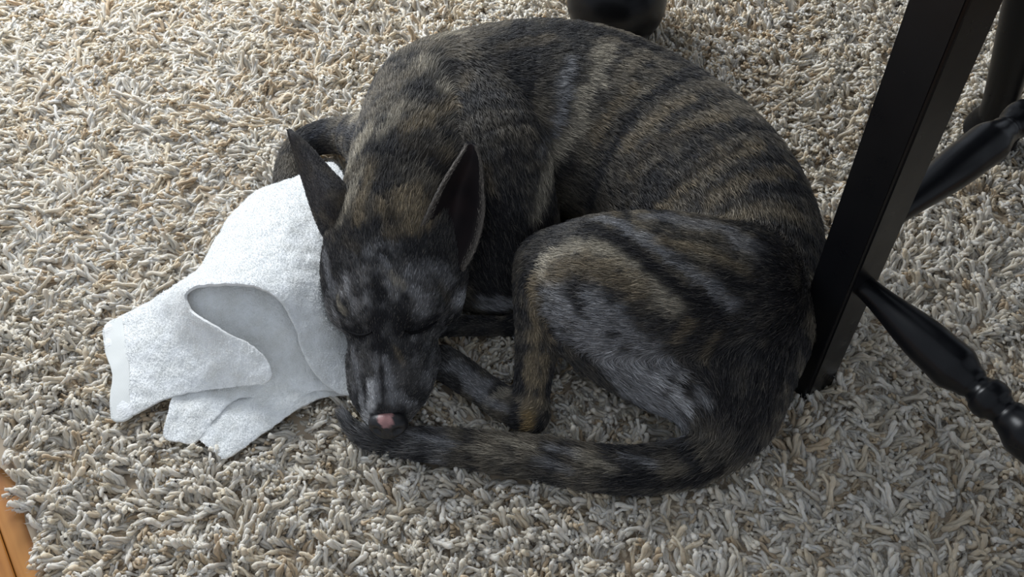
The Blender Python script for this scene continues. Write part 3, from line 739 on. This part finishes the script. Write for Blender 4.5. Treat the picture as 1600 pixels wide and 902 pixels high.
top_z = [(165,510,.028),(165,550,.028),(175,656,.026),(225,640,.028),(235,468,.040),(308,420,.052),(335,375,.050),(365,330,.048),(400,297,.050),(480,268,.058),(520,256,.065),(545,290,.062),
         (390,370,.085),(440,330,.088),(470,400,.098),(420,420,.108),(370,443,.114),(330,443,.112),(302,448,.104),(288,460,.096),(432,464,.108),(452,492,.094),(464,518,.080),(471,545,.066),(488,578,.052),(545,617,.032),
         (520,450,.080),(510,520,.068),(292,478,.088),(345,517,.082),(385,535,.080),(408,553,.076),(424,585,.066),(410,602,.056),(375,604,.046),(335,608,.036),(290,614,.032),(258,622,.029),
         (230,540,.040),(300,550,.052),(350,570,.062),(250,490,.050),(600,450,.03),(600,600,.025),(580,360,.045),(200,600,.033)]
t1, TX, TF = sheet('top_layer', TOP_OUT, top_z, mtw, tw, th=.0035, step=5, seed=61)
low_z = [(270,440,.085),(320,428,.095),(400,425,.096),(455,440,.090),(330,465,.088),(380,462,.086),(430,480,.080),(350,505,.066),(400,530,.058),(440,510,.070),(460,560,.045),(420,590,.034),(500,590,.032),(560,600,.028),
         (372,622,.030),(440,622,.029),(300,590,.030),(330,560,.040),(262,650,.024),(256,683,.022),(303,692,.021),(300,640,.025),(300,520,.06),(275,480,.07),(542,614,.027)]
t2, UX, UF = sheet('under_layer', LOW_OUT, low_z, mtw, tw, th=.003, step=5, seed=71)
fold_z = [(308,682,.0195),(322,650,.021),(352,620,.022),(420,612,.026),(500,605,.026),(500,622,.022),(450,650,.026),(400,685,.026),(352,717,.020),(400,650,.032),(560,600,.022),(450,628,.031)]
t3, FX, FF = sheet('bottom_fold', FOLD_OUT, fold_z, mtw, tw, th=.003, step=5, seed=81)
hem_out = [(163,509),(190,494),(196,530),(202,580),(203,620),(206,650),(176,657),(171,620),(175,585),(164,550)]
fz = tps(top_z)
hem_z = [(a, b_, float(fz(np.array([[a, b_]]))[0])+.0004) for a, b_ in hem_out+[(182,530),(187,580),(188,630)]]
t4, _, _ = sheet('hem', hem_out, hem_z, mhem, tw, th=.004, step=5, rough=.0003, seed=61)
t4['label'] = 'flat woven hem band along the left end'; t3['label'] = 'folded-under corner with a flat hem'

# terry nap: short loops standing up from the cloth
mnap, _, _ = newmat('terry_nap', .95, (.97, .98, .97), .1)
for ob, XX, FS_, nn in ((t1, TX, TF, 36000), (t2, UX, UF, 14000), (t3, FX, FF, 5000)):
    T_ = np.array([q[:3] for q in FS_]); a, b_, c_ = XX[T_[:, 0]], XX[T_[:, 1]], XX[T_[:, 2]]
    cr = np.cross(b_-a, c_-a); ar = np.linalg.norm(cr, axis=1)+1e-12; nrm = cr/ar[:, None]; nrm *= np.sign(nrm[:, 2:3]+1e-9)
    i_ = rng.choice(len(T_), nn, p=ar/ar.sum()); u_ = rng.random((nn, 1)); v_ = rng.random((nn, 1)); fl_ = (u_+v_) > 1; u_ = np.where(fl_, 1-u_, u_); v_ = np.where(fl_, 1-v_, v_)
    Xp = a[i_]+(b_-a)[i_]*u_+(c_-a)[i_]*v_; d_ = rng.normal(0, 1, (nn, 3))
    if ob is t1:
        out_ = ~inside(np.array([P(a_, c__, .03)[:2] for a_, c__ in hem_out]), Xp[:, :2]); Xp = Xp[out_]; d_ = d_[out_]; i_ = i_[out_]; nn = len(Xp)
    fo = make_fur('nap', Xp, nrm[i_], d_/np.linalg.norm(d_, axis=1, keepdims=True), np.full(nn, .0017), np.full((nn, 3), .8), dog, rad=.00022, tilt=.8, npt=4, clump=0)
    fo.data.materials.clear(); fo.data.materials.append(mnap); fo.parent = ob; fo.matrix_parent_inverse = Matrix.Identity(4); fo.location = -tw.location*0
    fo.matrix_parent_inverse = ob.matrix_parent_inverse.inverted() @ Matrix.Identity(4) if False else Matrix.Identity(4)

# ------------------------------------------------------------------ black painted wood furniture
mk, nt, b = newmat('black_paint', .28, (.0045, .0048, .006), .28)
tc = node(nt, 'ShaderNodeTexCoord'); nz = node(nt, 'ShaderNodeTexNoise'); nz.inputs['Scale'].default_value = 35; nz.inputs['Detail'].default_value = 5; nt.links.new(tc.outputs['Object'], nz.inputs['Vector'])
mr = node(nt, 'ShaderNodeMapRange'); mr.inputs['To Min'].default_value = .2; mr.inputs['To Max'].default_value = .42; nt.links.new(nz.outputs['Fac'], mr.inputs['Value']); nt.links.new(mr.outputs[0], b.inputs['Roughness'])
bu = node(nt, 'ShaderNodeBump'); bu.inputs['Strength'].default_value = .1; bu.inputs['Distance'].default_value = .001; nt.links.new(nz.outputs['Fac'], bu.inputs['Height']); nt.links.new(bu.outputs['Normal'], b.inputs['Normal'])

def lathe(name, p0, p1, prof, mat, parent, seg=40):      # prof: (distance along, radius)
    p0 = Vector(p0); p1 = Vector(p1); d = (p1-p0).normalized(); s = d.orthogonal().normalized(); u = d.cross(s); V = []; Q = []
    for t, r in prof:
        for k in range(seg):
            a = 2*math.pi*k/seg; V.append(tuple(p0+d*t+(s*math.cos(a)+u*math.sin(a))*r))
    for i in range(len(prof)-1):
        for k in range(seg): Q.append((i*seg+k, i*seg+(k+1) % seg, (i+1)*seg+(k+1) % seg, (i+1)*seg+k))
    Q.append(tuple(range(seg))[::-1]); Q.append(tuple((len(prof)-1)*seg+k for k in range(seg)))
    me = bpy.data.meshes.new(name); me.from_pydata(V, [], Q)
    bm = bmesh.new(); bm.from_mesh(me); bmesh.ops.recalc_face_normals(bm, faces=bm.faces); bm.to_mesh(me); bm.free()
    me.polygons.foreach_set('use_smooth', np.array([len(p.vertices) == 4 for p in me.polygons]))
    o = link(name, me, mat); child(o, parent); return o
def prof_smooth(keys, n=90):
    k = np.array(keys); ts = np.linspace(k[0, 0], k[-1, 0], n); out = []
    for t in ts:
        i = min(max(np.searchsorted(k[:, 0], t)-1, 0), len(k)-2); u = (t-k[i, 0])/(k[i+1, 0]-k[i, 0]); u = u*u*(3-2*u)
        out.append((t, k[i, 1]+(k[i+1, 1]-k[i, 1])*u))
    return out

Lb = P(1257, 597, 0); Lt = P(1488, 0, .53); lean_v = (Lt-Lb)/.53
def leg_at(z): return Lb+lean_v*z
chair = empty('bar_stool', tuple(Lb)); tag(chair, 'black wooden stool with square tapered leg and turned stretchers beside the dog\'s back', 'stool')
dA = np.array([math.cos(math.radians(-57.5)), math.sin(math.radians(-57.5)), 0]); dB = np.array([math.cos(math.radians(39)), math.sin(math.radians(39)), 0])
LA, LBn = .35, .55
def square_leg(base, top, rot, w0, w1, name='leg'):
    bm = bmesh.new(); bmesh.ops.create_cube(bm, size=1)
    for v in bm.verts:
        f = v.co.z+.5; w_ = w0+(w1-w0)*f; x, y = v.co.x*w_, v.co.y*w_; c, s = math.cos(rot), math.sin(rot); q = base+(top-base)*f
        v.co = Vector((q[0]+x*c-y*s, q[1]+x*s+y*c, q[2]))
    bmesh.ops.bevel(bm, geom=bm.edges[:], offset=.0035, segments=3, affect='EDGES')
    o = link(name, bm_mesh(name, bm, False), mk); child(o, chair); return o
rot = math.radians(-57.5)+math.pi/2
ext = .70
base0 = Lb+np.array([0, 0, .003])
def lean_for(sa, sb):
    return (-dA*sa-dB*sb)*.0
feet = {}
for i, (a, b_) in enumerate([(0, 0), (1, 0), (0, 1), (1, 1)]):
    ba = Lb+dA*LA*a+dB*LBn*b_; ba = ba+np.array([0, 0, .003])
    lv = lean_v.copy()
    la = lv[:2]@dA[:2]; lb = lv[:2]@dB[:2]
    if a: la = -la
    if b_: lb = -lb
    vv = np.array([*(dA[:2]*la+dB[:2]*lb), 1.0]); feet[(a, b_)] = (ba, vv)
    square_leg(ba, ba+vv*.66, rot, .0455, .0495)
SA = prof_smooth([(0,.0110),(.02,.0120),(.11,.0225),(.132,.0235),(.152,.0165),(.157,.0135),(.161,.0150),(.166,.0190),(.172,.0200),(.178,.0190),(.183,.0150),(.187,.0135),(.192,.0165),(.212,.0235),(.234,.0225),(.324,.0120),(.344,.0110)], 170)
def at_leg(key, z): ba, vv = feet[key]; return ba+vv*z
def stretcher(k0, k1, z, L0):
    p0 = at_leg(k0, z); p1 = at_leg(k1, z); L_ = np.linalg.norm(p1-p0); f = L_/L0
    prof = [(t*f, r) for t, r in SA]; lathe('stretcher', p0, p1, prof, mk, chair)
stretcher((0, 0), (1, 0), .205, .344); stretcher((0, 1), (1, 1), .205, .344); stretcher((0, 0), (0, 1), .255, .344); stretcher((1, 0), (1, 1), .255, .344)
# seat and apron above the frame's top edge
cen = sum(at_leg(k, .66) for k in feet)/4
def box(name, cx, sx, sy, sz, rotz, parent, mat, bev=.006):
    bm = bmesh.new(); bmesh.ops.create_cube(bm, size=1)
    for v in bm.verts: v.co = Vector((v.co.x*sx, v.co.y*sy, v.co.z*sz))
    bmesh.ops.bevel(bm, geom=bm.edges[:], offset=bev, segments=3, affect='EDGES')
    o = link(name, bm_mesh(name, bm), mat); o.rotation_euler = (0, 0, rotz); o.parent = parent; o.location = Vector(cx)-parent.location; return o
box('seat', (cen[0], cen[1], .68), .58, .43, .035, math.radians(39), chair, mk, .012)

# second piece: turned leg standing behind the chair stretcher
q0 = P(1543, 229, 0)
stand = empty('pub_table', (q0[0]+.35, q0[1]+.35, 0)); tag(stand, 'black table on turned leg with ringed foot at the far right edge', 'table')
lnv = (P(1604, 5, .27)-q0)/.27; print('lean', lnv)
PL = prof_smooth([(0,.030),(.008,.036),(.018,.036),(.026,.031),(.030,.036),(.040,.040),(.050,.036),(.054,.029),(.060,.031),(.066,.024),(.10,.023),(.30,.028),(.60,.032),(.72,.024),(.74,.034),(.86,.034)], 130)
for (dx, dy) in ((0, 0), (.75, .05), (-.05, .75), (.70, .80)):
    p0 = q0+np.array([dx, dy, .004]); lx = lnv[0]*(1 if dx < .3 else -1); ly = lnv[1]*(1 if dy < .3 else -1)
    lathe('leg', p0, p0+np.array([lx*.86, ly*.86, .86]), PL, mk, stand)
box('tabletop', (q0[0]+.35, q0[1]+.40, .878), .86, .90, .03, math.radians(3.8), stand, mk, .008)

# round pedestal table behind the dog: bulbous foot, column and top
fb = P(957, 62, 0)
table = empty('pedestal_table', (fb[0], fb[1], 0)); tag(table, 'black table on a round glossy bulb-shaped foot behind the dog\'s back', 'table')
BF = [(0,.030),(.004,.040)]+[(.075-.071*math.cos(a), .079*math.sin(a)**.8) for a in np.linspace(.52, math.pi-.45, 30)]+[(.150,.034),(.156,.036),(.162,.03)]
lathe('bulb_foot', (fb[0], fb[1], .004), (fb[0], fb[1], 1), BF, mk, table, 56)
lathe('column', (fb[0], fb[1], .164), (fb[0], fb[1], 1), prof_smooth([(0,.028),(.01,.034),(.02,.028),(.2,.024),(.36,.030),(.38,.045)]), mk, table)
lathe('tabletop', (fb[0], fb[1], .544), (fb[0], fb[1], 1), [(0,.02),(0,.19),(.004,.197),(.018,.2),(.024,.196),(.026,.19)], mk, table, 64)
